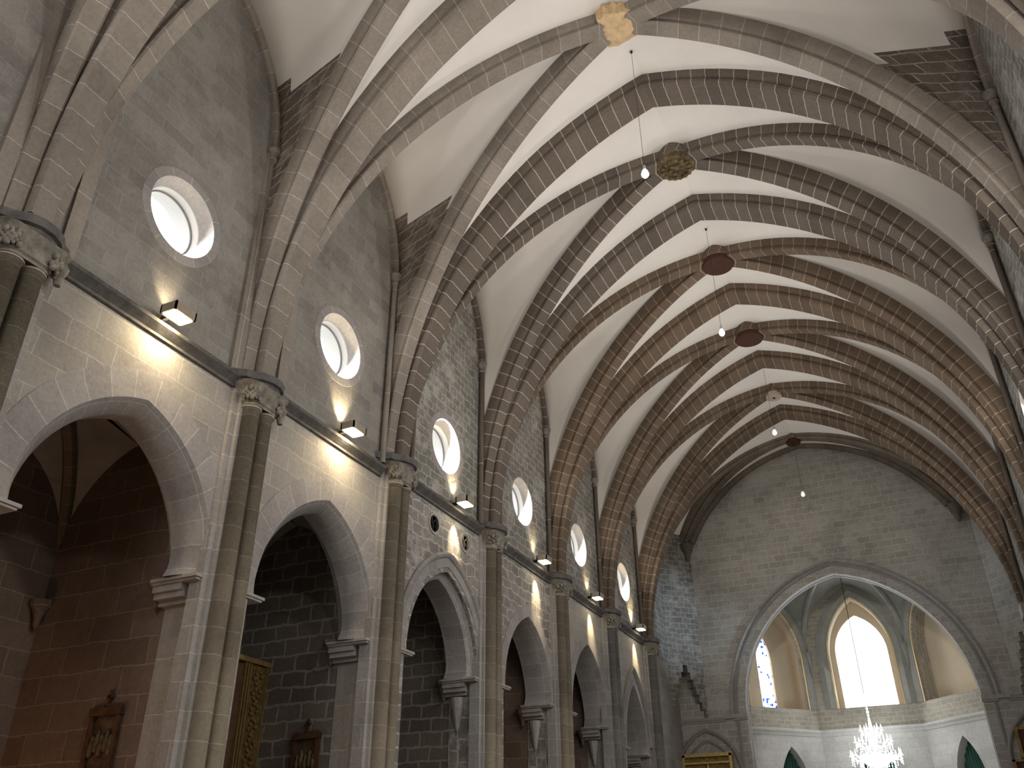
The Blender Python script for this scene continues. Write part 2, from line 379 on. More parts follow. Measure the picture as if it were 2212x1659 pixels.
# round windows
def round_window(b, side, n):
    s = -1 if side < 0 else 1
    f = fl if side < 0 else fr
    yc = (Y[b]+Y[b+1])/2+(OC_DY.get(b, 0) if side < 0 else 0); zc = OC_Z[b] if side < 0 else 11.8
    r = empty(f'window_{n}', (s*7.3, yc, zc)); tag(r, kind='structure')
    mb = MB(); rows = []; U = []
    prof = [(.76, -.005), (.755, .01), (.635, .25)]
    for k in range(49):
        a = 2*PI*k/48; rows.append([f(yc+q*math.cos(a), zc+q*math.sin(a), wv) for q, wv in prof]); U.append([(a*.74, j*.4) for j in range(len(prof))])
    mb.grid(rows, U); mb.build('window_splay', M_SPLAY, r, 40)
    mb = MB(); rows = []
    for k in range(49):
        a = 2*PI*k/48; rows.append([f(yc+q*math.cos(a), zc+q*math.sin(a), wv) for q, wv in ((.635, .25), (.62, .26), (.62, .46), (.74, .86))])
    mb.grid(rows, None); mb.build('window_reveal', MW, r, 40)
    mb = MB(); rows = []
    prof = [(.63, .40), (.595, .40), (.595, .43), (.63, .43)]
    for k in range(49):
        a = 2*PI*k/48; rows.append([f(yc+q*math.cos(a), zc+q*math.sin(a), wv) for q, wv in prof])
    mb.grid(rows, None, close=True); mb.build('window_frame', M_LEAD, r)
    mb = MB(); mb.face([f(*p, .415) for p in circle(yc, zc, .60)]); mb.face([f(*p, .425) for p in circle(yc, zc, .60)]); mb.build('window_pane', M_GLASS, r)
    # ring of stones set flush in the wall round the opening
    mb = MB(); rows = []; U = []
    for k in range(49):
        a = 2*PI*k/48; rows.append([f(yc+q*math.cos(a), zc+q*math.sin(a), wv) for q, wv in ((.755, 0), (.755, -.008), (.93, -.006), (.935, 0))]); U.append([(a*.8, j*.2) for j in range(4)])
    mb.grid(rows, U); mb.build('window_surround', M_ARC if b < 5 else M_UPR, r)
n = 1
for b in range(1, 8):
    round_window(b, -1, n); n += 1
for b in range(1, 6):
    round_window(b, 1, n); n += 1

# vault ----------------------------------------------------------
T_PROF = [(.66, -.50), (.40, -.50), (.27, -.46), (.20, -.36), (.17, -.37), (.13, -.41), (.06, -.41), (0, -.35), (.02, -.18), (0, 0), (.02, .18), (0, .35), (.06, .41), (.13, .41), (.17, .37), (.20, .36), (.27, .46), (.40, .50), (.66, .50)]
D_PROF = [(.52, -.29), (.30, -.29), (.19, -.25), (.15, -.19), (.12, -.21), (.09, -.23), (.03, -.23), (0, -.18), (.015, 0), (0, .18), (.03, .23), (.09, .23), (.12, .21), (.15, .19), (.19, .25), (.30, .29), (.52, .29)]
F_PROF = [(.30, 0), (.26, .0), (.20, -.12), (.12, -.16), (.06, -.12), (.0, -.16), (-.05, -.10), (-.05, .02)]
def transverse(k, mat):
    mb = MB(); fT = lambda s, z, wv: (s, Y[k]+wv, z)
    arch_sweep(mb, HALF, ZT-Z0, Z0, T_PROF, fT, leg=0, n=36, taper=lambda z: .48+.52*min(1, max(0, (z-Z0-.5)/7.5)))
    return mb.build('transverse_arch', mat, None, 35)
names_T = {2: 'nearest the camera, its foot over the carved capital at the left edge', 3: 'pale weathered broad stone arch rising from the second carved capital',
           4: 'broad stone arch just before the gilded carved ceiling boss', 5: 'broad brown arch between the gilded boss and the brown disc boss',
           6: 'broad brown arch just beyond the first brown disc boss', 7: 'broad brown arch between the second brown disc boss and pale disc boss', 8: 'farthest broad brown arch, beyond the pale disc boss'}
for k in range(1, 9):
    o = transverse(k, M_RIBP if k in (1, 2, 3) else (M_RIB if k in (4, 5) else M_RIBB))
    lb = names_T.get(k, 'broad pale stone arch behind the camera')
    if k == 2: lb = 'broad pale stone arch over the carved capital at the left edge'
    tag(o, lb, 'arch', 'broad arches spanning the nave')

class Curve3:
    """pointed arc standing on foot (x, y, z0), rising over apex (cx, cy, z1), optional vertical stilt below z0"""
    def __init__(s, foot, apex, off=0, stilt=None):
        s.a = Vector(apex[:2]); s.d = Vector(foot[:2])-s.a; s.h = s.d.length; s.d.normalize()
        s.z0 = foot[2]; rise = apex[2]-foot[2]
        s.R = (s.h*s.h+rise*rise)/(2*s.h); s.c = s.R-s.h; s.Rd = s.R+off
        s.zmax = s.z0+math.sqrt(max(0, s.Rd**2-s.c**2)); s.base = stilt if stilt is not None else s.z0
    def at(s, t):
        z = s.base+(s.zmax-s.base)*t
        dz = max(0, z-s.z0)
        r = math.sqrt(max(0, s.Rd**2-dz*dz))-s.c
        p = s.a+s.d*max(0, r); return Vector((p.x, p.y, z))
NT = 26
TS = [math.sin(PI/2*i/NT) if i < NT else 1 for i in range(NT+1)]
TS = [1-(1-i/NT)**1.7 for i in range(NT+1)]
def web(mb, A, B, z_stone=-1, m=6):
    P = []; U = []
    L = 0
    for i, t in enumerate(TS):
        p, q = A.at(t), B.at(t); P.append([p.lerp(q, j/m) for j in range(m+1)])
        w_ = (p-q).length; U.append([(w_*j/m + (p.x+p.y)*.3, p.z) for j in range(m+1)])
    mb.grid(P, U, lambda i, j: 1 if P[i+1][j].z < z_stone else 0)
def diag(mb, foot, apex, mi=0, zmin=None):
    a = Vector(apex[:2]); d = a-Vector(foot[:2]); h = d.length; d.normalize(); nrm = Vector((-d.y, d.x))
    fD = lambda s, z, wv: (a.x+d.x*s+nrm.x*wv, a.y+d.y*s+nrm.y*wv, z)
    arch_sweep(mb, h, apex[2]-foot[2], foot[2], D_PROF, fD, n=36, mi=mi, span=(0, 37), zmin=zmin, taper=lambda z: .62+.26*min(1, max(0, (z-Z0-1)/6)))
BOSS = {0: ('plain', M_RIBP), 1: ('plain', M_RIBP), 2: ('plain', M_RIBP), 3: ('broken', M_BROKEN), 4: ('carved', M_DISCG), 5: ('disc', M_DISC), 6: ('disc', M_DISC), 7: ('pale', M_DISCP), 8: ('disc', M_DISC)}
rib_label = {1: 'crossed ribs above the camera', 2: 'crossed pale ribs at the very top left of the photo', 3: 'crossed ribs meeting at the bare orange stone patch, top centre',
             4: 'crossed ribs meeting at the large gilded carved boss', 5: 'crossed ribs meeting at the first plain brown disc', 6: 'crossed ribs meeting at the second plain brown disc',
             7: 'crossed ribs meeting at the pale disc with a hole', 8: 'last crossed ribs against the far end wall'}
for b in range(0, 9):
    y0, y1 = Y[b], Y[b+1]; yc = (y0+y1)/2
    apex = (0, yc, ZB); ceil_ = MB(); last = b == 8
    if last: apex = (0, 37.42, ZB)
    yc = apex[1]
    zst = 16.75 if b in (1, 2, 3) else (15.0 if last else 13.0)
    for s in (-1, 1):
        for e, yy in ((-1, y0), (1, y1)):
            foot = (s*(HALF+.20), yy-e*.32, Z0)
            if last and e == 1: foot = (s*6.62, 39.60, 12.0)
            D = Curve3(foot, apex, .33, 15.0 if last and e == 1 else None)
            # transverse cell
            if last and e == 1: T = Curve3((s*6.27, 39.5, 12.0), (0, 39.53, 19.19), .2, 15.0)
            else: T = Curve3((s*HALF, yy, Z0), (0, yy, ZT), .38)
            web(ceil_, T, D)
            # wall cell
            ff = (s*7.0, yy-e*.62, 15.0)
            if last and e == 1: ff = (s*7.0, 38.15, 15.2); Fc = Curve3(ff, (s*7.0, yc, 18.3), .1)
            else: Fc = Curve3(ff, (s*7.0, yc, 18.2), .1, Z0)
            web(ceil_, D, Fc, zst)
    o = ceil_.build(f'ceiling_{b+1}', [MW, M_TAS], None, 30); tag(o, kind='structure')
    md = o.modifiers.new('thick', 'SOLIDIFY'); md.thickness = .12; md.offset = 1
    # crossed ribs with boss
    mat = M_RIBP if b <= 3 else (M_RIBE if last else (M_RIB if b == 4 else M_RIBB))
    if b == 3: mat = M_RIBP
    root = empty('rib_cross', (0, yc, ZB)); tag(root, rib_label.get(b, 'crossed ribs behind the camera'), 'vault ribs', 'crossed diagonal ribs of the vault')
    for s in (-1, 1):
        for e, yy in ((-1, y0), (1, y1)):
            foot = (s*(HALF+.20), yy-e*.32, Z0)
            if last and e == 1: foot = (s*6.62, 39.60, 12.0)
            mb = MB(); diag(mb, foot, apex, zmin=15.15 if last and e == 1 else None); mb.build('diagonal_rib', mat, root, 35)
    kind, bm_ = BOSS[b]; mb = MB()
    if kind == 'broken':
        n_ = 30; rows = []
        rr = [.50*(1+.09*math.sin(3*k+1)+.10*math.sin(7*k)) for k in range(n_)]
        for q, h in ((.02, -.10), (.55, -.09), (.95, -.03), (1.0, .3)):
            rows.append([(math.cos(2*PI*k/n_)*rr[k % n_]*q, yc+math.sin(2*PI*k/n_)*rr[k % n_]*q, ZB+h) for k in range(n_+1)])
        for r in rows: r[-1] = r[0]
        mb.grid(rows, None); mb.build('broken_boss', bm_, root)
    else:
        R = .32 if kind in ('pale', 'plain') else .50
        if last: R = .32
        mb.lathe([(.0, -.16), (R*.75, -.16), (R*.96, -.15), (R, -.11), (R, .02), (R*.9, .06), (R*.85, .5)], (0, yc, ZB-.02), 40)
        bo = mb.build('boss', bm_ if kind != 'disc' else [M_DISC], root, 30)
        mb = MB(); mb.lathe([(R*1.0, .0), (R*1.05, .03), (R*1.02, .12), (R*.92, .5)], (0, yc, ZB-.0), 40); mb.build('boss_rim', mat, bo, 30)
        if kind == 'pale':
            mb = MB(); mb.lathe([(0, -.19), (.05, -.19), (.05, -.1)], (0, yc, ZB-.02), 12); mb.build('boss_hole', M_BLK, bo)
        if kind == 'carved':
            mb = MB()
            for ring, nn in ((.16, 6), (.36, 14)):
                for k in range(nn):
                    a = 2*PI*k/nn; mb.lathe([(.0, -.09), (.045, -.07), (.065, -.02), (.05, .03)], (ring*math.cos(a), yc+ring*math.sin(a), ZB-.18), 7)
            for k in range(20):
                a = 2*PI*k/20; mb.lathe([(.0, -.05), (.05, -.03), (.06, .03), (.05, .08)], (.48*math.cos(a), yc+.48*math.sin(a), ZB-.12), 7)
            mb.build('boss_carving', bm_, bo, 40)
# end formeret and an added unseen slab that keeps light out
mb = MB(); arch_sweep(mb, 6.27, 7.19, 12.0, [(.40, .1), (.40, -.20), (.14, -.24), (.0, -.16), (.0, .1)], lambda s, z, wv: (s, 39.53+wv, z), n=40, zmin=15.15)
o = mb.build('end_wall_arch', M_RIBE, None, 35); tag(o, 'narrow stone arch lying along the top of the far end wall', 'arch')
mb = MB(); mb.box((-8, -10, 19.9), (8, 41, 20.2)); o = mb.build('light_seal_slab', M_UP); tag(o, kind='structure')

# pier columns on the left wall ----------------------------------
def rounded(half, proj, zz, x0, yk, n=5):
    pts = []
    r = min(half, proj)*.45
    pts.append((x0, yk-half, zz))
    for i in range(n+1):
        a = PI/2*i/n; pts.append((x0+proj-r+r*math.sin(a), yk-half+r-r*math.cos(a), zz))
    for i in range(n+1):
        a = PI/2*i/n; pts.append((x0+proj-r+r*math.cos(a), yk+half-r+r*math.sin(a), zz))
    pts.append((x0, yk+half, zz))
    return pts
def abacus_outline(k, zz, grow, yk):
    # prow-shaped slab with concave sides, as on the nearest capitals
    h, p = .60+grow, .50+grow
    sh = [(0, -1.18), (.10, -1.12), (.16, -.98), (.52, -.80), (.60, -.62), (.86, -.42), (1.0, -.14), (1.0, .14), (.86, .42), (.60, .62), (.52, .80), (.16, .98), (.10, 1.12), (0, 1.18)]
    return [(-WX+a*p, yk+b_*h, zz) for a, b_ in sh]
col_lab = {2: 'twin-shaft wall column cut by the left edge of the photo', 3: 'twin-shaft wall column between the two nearest chapel arches', 4: 'twin-shaft wall column between second and third chapel arches',
           5: 'twin-shaft wall column between third and fourth chapel arches', 6: 'twin-shaft wall column between fourth and fifth chapel arches', 7: 'slim wall column between fifth and sixth chapel arches', 8: 'last wall column, beyond the farthest chapel arch'}
for k in range(2, 9):
    yk = Y[k]; zc = cap_z(k)
    r = empty('wall_column', (-7, yk, 0)); tag(r, col_lab[k], 'column', 'columns along the left wall')
    mb = MB(); mb.box((-7.2, yk-.52, 0), (-6.93, yk+.52, zc+.3)); mb.box((-6.93, yk-.40, 0), (-6.86, yk+.40, zc+.2)); mb.build('pilaster', M_PIL, r)
    for e in (-1, 1):
        mb = MB(); mb.lathe([(.165, 0), (.165, zc-.05), (.165, zc)], (-6.82, yk+e*.175, 0), 20, cap=False)
        mb.lathe([(.165, -.03), (.20, -.015), (.20, .015), (.175, .03)], (-6.82, yk+e*.175, zc-.02), 20, cap=False)
        mb.build('shaft', M_SHAFT if k in (2, 3, 4, 5, 6) else M_PIL, r, 35)
    # bell of the capital
    mb = MB(); rows = []
    for hf, pr, h in ((.37, .38, 0), (.36, .37, .05), (.40, .40, .08), (.39, .38, .13), (.44, .42, .24), (.52, .46, .34), (.58, .50, .40)):
        rows.append(rounded(hf, pr, zc+h, -WX, yk))
    mb.grid(rows, None)
    # leaf carving on the bell
    nl_ = 44 if k < 5 else 18
    for t in range(nl_):
        u = (t+.5)/nl_; hh = .12+.22*((t*7) % 5)/5
        P = rounded(.42+.2*hh, .41+.12*hh, zc+hh, -WX, yk, 8); q = P[int(1+u*(len(P)-2))]
        rr = .028+.022*((t*5) % 3)/2
        mb.lathe([(0, -rr*1.5), (rr*.8, -rr), (rr, 0), (rr*.6, rr*.9), (0, rr*1.1)], q, 7, cap=False)
    cp = mb.build('capital', M_CARV, r, 50)
    mb = MB()
    rows = [abacus_outline(k, zc+h, g, yk) for h, g in ((.36, -.10), (.40, -.02), (.47, .0), (.49, .06), (.60, .08), (.64, .05), (.70, -.06))]
    mb.grid(rows, None); mb.face(rows[0]); mb.face(rows[-1]); mb.build('abacus', M_STR, cp)
    if k == 3 or k == 2:   # small carved head hanging at the capital's corner
        mb = MB(); mb.lathe([(0, -.22), (.05, -.2), (.07, -.12), (.06, -.05), (.09, .02), (.10, .1), (.05, .18), (0, .2)], (-6.72, yk+.52, zc+.18), 10); mb.build('hanging_head', M_CARV, cp, 50)
# right-hand piers: plain, part of the right wall
for k in range(1, 9):
    mb = MB(); mb.box((7.2, Y[k]-.45, 0), (6.8, Y[k]+.45, 9.3)); mb.box((7.2, Y[k]-.5, 9.3), (6.7, Y[k]+.5, 9.75)); mb.build('pier', M_PIL, wr)

# wall arches and their colonnettes -------------------------------
for b in range(1, 9):
    for s in (-1, 1):
        y0, y1 = Y[b]+.62, Y[b+1]-.62; yc = (Y[b]+Y[b+1])/2
        if b == 8: y1 = 38.1; yc = 37.42
        root = empty('wall_arch', (s*7, yc, 15))
        nth = ['', 'first', 'first', 'second', 'third', 'fourth', 'fifth', 'sixth', 'last'][b]
        if s < 0: tag(root, {1: 'thin moulded arch on the wall behind the left edge', 2: 'thin moulded wall arch above the largest round window', 3: 'thin moulded wall arch above the second round window', 4: 'thin moulded wall arch above the third round window',
                             5: 'thin moulded wall arch above the fourth round window', 6: 'thin moulded wall arch above the fifth round window', 7: 'thin moulded wall arch above the farthest round window', 8: 'short wall arch over the blue-lit corner beside the end wall'}[b], 'arch', 'thin arches on the left wall')
        else: tag(root, f'thin moulded arch on the right wall, {nth} bay along the vault', 'arch', 'thin arches on the right wall')
        f = fl if s < 0 else fr
        mb = MB()
        if b < 8: arch_sweep(mb, (y1-y0)/2, 3.2, 15.0, F_PROF, f, n=16, cen=yc)
        else: arch_sweep(mb, (y1-y0)/2, 3.1, 15.2, F_PROF, f, n=16, cen=(y0+y1)/2)
        mb.build('moulded_arch', M_RIBP if b < 4 else M_RIB, root, 35)
        for yy in ((y0, y1) if b < 8 else (y0,)):
            mb = MB()
            if s < 0 and (b < 3 or (b == 3 and yy == y0)): mb.box((-7.02, yy-.10, STR_Z[b]+.28), (-6.93, yy+.16, 15.0))
            else: mb.lathe([(.07, (STR_Z[b if b in STR_Z else 7] if s < 0 else 9.5)+.28), (.07, 14.85)], (s*6.90, yy, 0), 12, cap=False)
            cn = mb.build('colonnette', M_RIBP if b < 4 else M_RIB, root, 40)
            mb = MB(); mb.lathe([(.085, 14.74), (.10, 14.77), (.085, 14.8), (.10, 14.88), (.145, 14.97), (.15, 15.03), (.09, 15.1)], (s*6.90, yy, 0), 10); mb.build('small_capital', M_CARV, cn, 40)

# string course ----------------------------------------------------
n = 1
for s in (-1, 1):
    for b in range(0, 8):
        z = STR_Z.get(b, 9.4) if s < 0 else 9.5
        y0, y1 = Y[b]+(.55 if b else 0), Y[b+1]-.55
        prof = [(0, -.02), (.05, 0), (.05, .05), (.10, .09), (.18, .15), (.20, .20), (.175, .22), (.02, .33), (-.02, .34)]
        mb = MB(); rows = [[(s*(WX-p), yy, z+h) for p, h in prof] for yy in (y0, y1)]
        U = [[(yy, j*.05) for j in range(len(prof))] for yy in (y0, y1)]
        mb.grid(rows, U); mb.face(rows[0]); mb.face(rows[1]); o = mb.build(f'trim_{n}', M_STR); tag(o, kind='structure'); n += 1

# chapel arches -----------------------------------------------------
arch_lab = {1: 'chapel arch behind the left edge of the photo', 2: 'largest pointed chapel arch, at lower left, framing a dark chapel', 3: 'second pointed chapel arch from the left, smooth grey stones', 4: 'third chapel arch with a raised moulding round it',
            5: 'narrow sharply pointed chapel arch, fourth along, without moulding', 6: 'narrow pointed chapel arch, fifth along, below the fourth lamp pool', 7: 'smallest farthest chapel arch under a pointed hood'}
for b in range(1, 8):
    c, h, zt = ARCH[b]; zi = ZI[b]
    r = empty('chapel_arch', (-7, c, zi)); tag(r, arch_lab[b], 'arch', 'pointed chapel arches in the left wall')
    fa = lambda d, wv: (.04+.12*max(0, wv)/.85) if d < .02 else 0
    mb = MB()
    if b in (1, 2, 3, 5, 6):
        ring = .5 if b < 4 else .36
        prof = [(ring, -.0), (ring, -.012), (.02, -.014), (0, .01), (-.2, .25), (-.2, .45), (-.2, .60), (.05, .60)] if b < 4 else [(ring, -.0), (ring, -.012), (.02, -.014), (0, .01), (-.02, .45), (-.02, .84), (.05, .84)]
        arch_sweep(mb, h, zt-zi, zi, prof, fl, n=22, cen=c, flare=(.42, fa), closed=False)
        mb.build('archivolt', M_ARC, r, 40)
    else:
        ring = .42
        prof = [(ring-.05, -.0), (ring-.05, -.02), (.14, -.02), (.12, .06), (.10, .10), (.02, .10), (0, .13), (-.12, .25), (-.12, .84), (.05, .84)]
        if b == 7: ring = .22; prof = [(.16, 0), (.16, -.02), (.03, -.02), (0, .05), (0, .84), (.05, .84)]
        arch_sweep(mb, h, zt-zi, zi, prof, fl, n=22, cen=c, flare=(.42, fa), closed=False)
        mb.build('archivolt', M_ARC, r, 40)
        mb = MB(); q = ring if b == 4 else .30
        arch_sweep(mb, h, zt-zi, zi+(.0 if b == 4 else .25), [(q+.10, 0), (q+.10, -.05), (q+.04, -.11), (q-.02, -.09), (q-.06, -.03), (q-.06, 0)], fl, n=22, cen=c)
        mb.build('hood_moulding', M_ARC if b == 4 else M_LOW, r, 40)
    for e in (-1, 1):
        mb = MB(); je = c+e*(h+.10)
        # moulded slab wrapping the wall corner, with stepped corbel underneath at the back
        for (za, zb, pi, pf, back) in ((-.0, -.05, .36, .06, 1), (-.05, -.09, .32, .035, 1), (-.09, -.20, .28, .0, 0), (-.20, -.30, .22, .0, 0), (-.30, -.38, .10, 0, 0)):
            xf = -WX+pf if back else -WX-.30
            y_in, y_out = je-e*pi, je+e*(.42 if back else .0)
            mb.box((xf, y_in, zi+za), (-WX-.92, y_out if back else je+e*.02, zi+zb))
        if b >= 4:
            mb.lathe([(.0, -1.25), (.05, -1.15), (.16, -.60), (.19, -.42)], (-7.6, je-e*.02, zi), 10)
        mb.build('impost', M_IMP, r)

# chapels -------------------------------------------------------------
def small_web(mb, x0, x1, y0, y1, zs, za, zw):
    """little ribbed vault over a rectangle"""
    ax, ay = (x0+x1)/2, (y0+y1)/2
    for X in (x0, x1):
        for YY in (y0, y1):
            D = Curve3((X, YY, zs), (ax, ay, za), .12)
            A = Curve3((X, YY, zs), (X, ay, zw), .02); B = Curve3((X, YY, zs), (ax, YY, zw), .02)
            web(mb, D, A, m=3); web(mb, D, B, m=3)
S_PROF = [(.25, -.12), (.08, -.12), (0, -.07), (0, .07), (.08, .12), (.25, .12)]
for b in range(1, 8):
    c, h, zt = ARCH[b]; hw = h+.12
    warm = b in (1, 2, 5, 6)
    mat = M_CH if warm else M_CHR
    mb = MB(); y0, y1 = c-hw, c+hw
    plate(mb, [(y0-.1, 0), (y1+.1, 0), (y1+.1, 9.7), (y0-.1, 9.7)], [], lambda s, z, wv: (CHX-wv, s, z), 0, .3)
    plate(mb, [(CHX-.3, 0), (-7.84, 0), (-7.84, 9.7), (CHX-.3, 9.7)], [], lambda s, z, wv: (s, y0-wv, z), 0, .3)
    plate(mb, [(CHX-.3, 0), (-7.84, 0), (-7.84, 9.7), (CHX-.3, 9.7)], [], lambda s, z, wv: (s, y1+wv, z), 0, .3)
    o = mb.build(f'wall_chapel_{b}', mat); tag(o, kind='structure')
    mb = MB(); small_web(mb, CHX, -7.85, y0, y1, 6.7, 9.1, 8.75); mb.box((CHX-.3, y0-.3, 9.75), (-7.3, y1+.3, 9.95))
    o = mb.build(f'ceiling_chapel_{b}', M_CHW, None, 30); tag(o, kind='structure')
    r = empty('chapel_ribs', ((CHX-7.85)/2, c, 9)); tag(r, {1: 'thin crossed ribs of the chapel behind the left edge', 2: 'dark thin crossed ribs inside the largest chapel at lower left', 3: 'dark crossed ribs inside the second chapel', 4: 'dark crossed ribs inside the third chapel, behind the moulded arch',
        5: 'dark crossed ribs inside the fourth chapel', 6: 'dark crossed ribs inside the fifth chapel', 7: 'dark crossed ribs inside the farthest smallest chapel'}[b], 'vault ribs', 'ribs inside the side chapels')
    for X in (CHX, -7.85):
        for YY in (y0, y1):
            a = Vector(((CHX-7.85)/2, c)); d = a-Vector((X, YY)); hh = d.length; d.normalize(); nn = Vector((-d.y, d.x))
            mb = MB(); arch_sweep(mb, hh, 9.0-6.7, 6.7, S_PROF, lambda s, z, wv: (a.x+d.x*s+nn.x*wv, a.y+d.y*s+nn.y*wv, z), n=16, leg=.8, span=(0, 18))
            mb.build('diagonal_rib', M_RIBE, r, 35)
            mb = MB(); mb.lathe([(0, -.5), (.05, -.42), (.08, -.25), (.14, -.12), (.15, -.10), (.2, -.04), (.2, .03)], (X+(.12 if X == CHX else -.12), YY+(.12 if YY == y0 else -.12), 5.9), 9); mb.build('corbel', mat, r, 40)

# side wall lamps -----------------------------------------------------
lamp_lab = {1: 'wall lamp behind the left edge', 2: 'box-shaped wall lamp below the largest round window, nearest one', 3: 'box-shaped wall lamp below the second round window', 4: 'box-shaped wall lamp below the third round window',
            5: 'box-shaped wall lamp below the fourth round window', 6: 'box-shaped wall lamp below the fifth round window', 7: 'farthest box-shaped wall lamp, below the last round window'}
LAMP_Y = {2: 8.33, 3: 13.38, 4: 18.45, 5: 23.65, 6: 28.35, 7: 33.3}
for b, ly in LAMP_Y.items():
    lz = STR_Z[b]+.38; lx = -6.64
    r = empty('wall_lamp', (lx, ly, lz)); tag(r, lamp_lab[b], 'lamp', 'box-shaped lamps above the ledge on the left wall')
    mb = MB(); t = .16; L2 = .23
    # open-ended tilted housing: four side walls round a light well
    for (a, c2) in (((-.17, -L2), (.17, -L2+.03)), ((-.17, L2-.03), (.17, L2)), ((-.17, -L2), (-.14, L2)), ((.14, -L2), (.17, L2))):
        mb.box((lx+a[0], ly+a[1], lz-.07), (lx+c2[0], ly+c2[1], lz+.09))
    mb.box((lx-.14, ly-.2, lz+.0), (lx+.14, ly+.2, lz+.03))
    mb.build('housing', M_HOUS, r)
    mb = MB(); mb.box((lx-.13, ly-.19, lz-.085), (lx+.13, ly+.19, lz-.065)); mb.build('lower_glass', M_LAMP, r)
    mb = MB(); mb.box((lx-.13, ly-.08, lz+.06), (lx+.02, ly+.08, lz+.065)); mb.build('upper_glass', M_LAMP, r)
    mb = MB(); mb.box((-7.0, ly-.03, lz-.03), (lx-.15, ly+.03, lz+.03)); mb.build('bracket', M_BLK, r)
    wide = b in (2, 3)
    if wide:
        lamp('lamp_light_down', 'AREA', (-6.742, ly, lz-.10), 95, WARM, .03, .42, (-.25, 0, -1))
    else:
        lamp('lamp_light_down', 'SPOT', (-6.60, ly, lz-.10), 650, WARM, .04, None, (-.40, .10, -1), math.radians(40), .9)
    lamp('lamp_light_up', 'SPOT', (-6.80, ly-.04, lz+.12), {2: 50, 3: 260, 4: 130, 5: 80, 6: 90, 7: 260}[b], WARM, .05, None, (-.30, -.05, 1), math.radians(70), .9)
# the same lamps' broad beam that lights the vault, left and right of the nave
for b in range(1, 8):
    for sx in (-1, 1):
        ly = LAMP_Y.get(b, (Y[b]+Y[b+1])/2)
        lamp('vault_light', 'SPOT', (sx*6.45, ly, 10.25), 400, (1, .93, .86), .12, None, (-sx*.75, 0, 1), math.radians(125), 1)

# roundels carved in the third bay, and the small hook lamps
for (yy, zz, lab) in ((17.49, 9.18, 'dark carved round medallion in the rubble wall, left of the lamp glow'), (19.13, 9.2, 'pale worn round medallion in the rubble wall, right of the lamp glow')):
    r = empty('medallion', (-7, yy, zz)); tag(r, lab, 'medallion', 'medallions over the third chapel arch')
    mb = MB(); mb.lathe([(0, 0), (.20, 0), (.22, .03), (.27, .03), (.28, -.05)], (-7.0, yy, zz), 24, axis=(1, 0, 0)); mb.build('disc', M_IMP, r, 40)
    mb = MB()
    mb.lathe([(.17, .0), (.19, .03), (.21, .0)], (-6.99, yy, zz), 24, axis=(1, 0, 0), cap=False)
    for a0, a1 in (((-.12, .14), (-.04, -.15)), ((-.04, .02), (.08, .15)), ((-.05, 0), (.10, -.10)), ((.1, .1), (.14, -.06))):
        mb.tube([(-6.985, yy+a0[0], zz+a0[1]), (-6.985, yy+a1[0], zz+a1[1])], .014, 6)
    mb.build('carving', M_BLK if yy < 18 else M_CARV, r)

# ------------------------------------------------------------------ end wall, corners, apse
YE = 39.53; AC = .42; AH = 4.55; AS = 7.55; AT = 13.05
fe = lambda s, z, wv: (s, YE+wv, z)
mb = MB()
hole = lancet(AC, AH, .02, AS, AT, 26)
nl = lancet(-5.97, 1.25, .02, 5.2, 6.75, 12); nr = lancet(6.75, 1.25, .02, 5.2, 6.75, 12)
plate(mb, [(-7.9, 0), (7.9+.6, 0), (7.9+.6, 19.9), (-7.9, 19.9)], [hole], fe, 0, .58)
o = mb.build('wall_end', M_END); tag(o, 'far end wall of mottled grey-brown blocks above the apse arch', kind='structure')
r = empty('apse_arch', (AC, YE, AS)); tag(r, 'great pointed arch opening into the bright apse', 'arch')
mb = MB(); arch_sweep(mb, AH, AT-AS, AS, [(.47, 0), (.47, -.03), (.38, -.07), (.33, -.02), (.32, .14), (.27, .20), (.22, .10), (.16, .08), (.13, .14), (.13, .32), (.10, .38), (.05, .30), (.0, .30), (-.03, .38), (-.03, .52), (.0, .60), (.05, .60)], fe, leg=7.5, n=30, cen=AC, closed=False); mb.build('archivolt', M_PIL, r, 28)
mb = MB(); arch_sweep(mb, AH, AT-AS, AS, [(.66, 0), (.64, -.10), (.57, -.13), (.50, -.06), (.49, 0)], fe, n=30, cen=AC); mb.build('hood_moulding', M_IMP, r, 40)
for e in (-1, 1):
    mb = MB(); x0 = AC+e*(AH-.04); mb.box((x0, YE-.12, AS-.16), (AC+e*(AH+.95), YE+.02, AS)); mb.box((x0, YE-.08, AS-.24), (AC+e*(AH+.55), YE+.02, AS-.16)); mb.build('impost', M_IMP, r)
# thin string on the end wall
for e, xa, xb in ((-1, -7.3, AC-AH-.9), (1, AC+AH+.9, 8.4)):
    mb = MB(); mb.box((xa, YE-.10, 7.36), (xb, YE, 7.46)); mb.box((xa, YE-.06, 7.28), (xb, YE, 7.36)); o = mb.build(f'trim_{20+e}', M_PIL); tag(o, kind='structure')
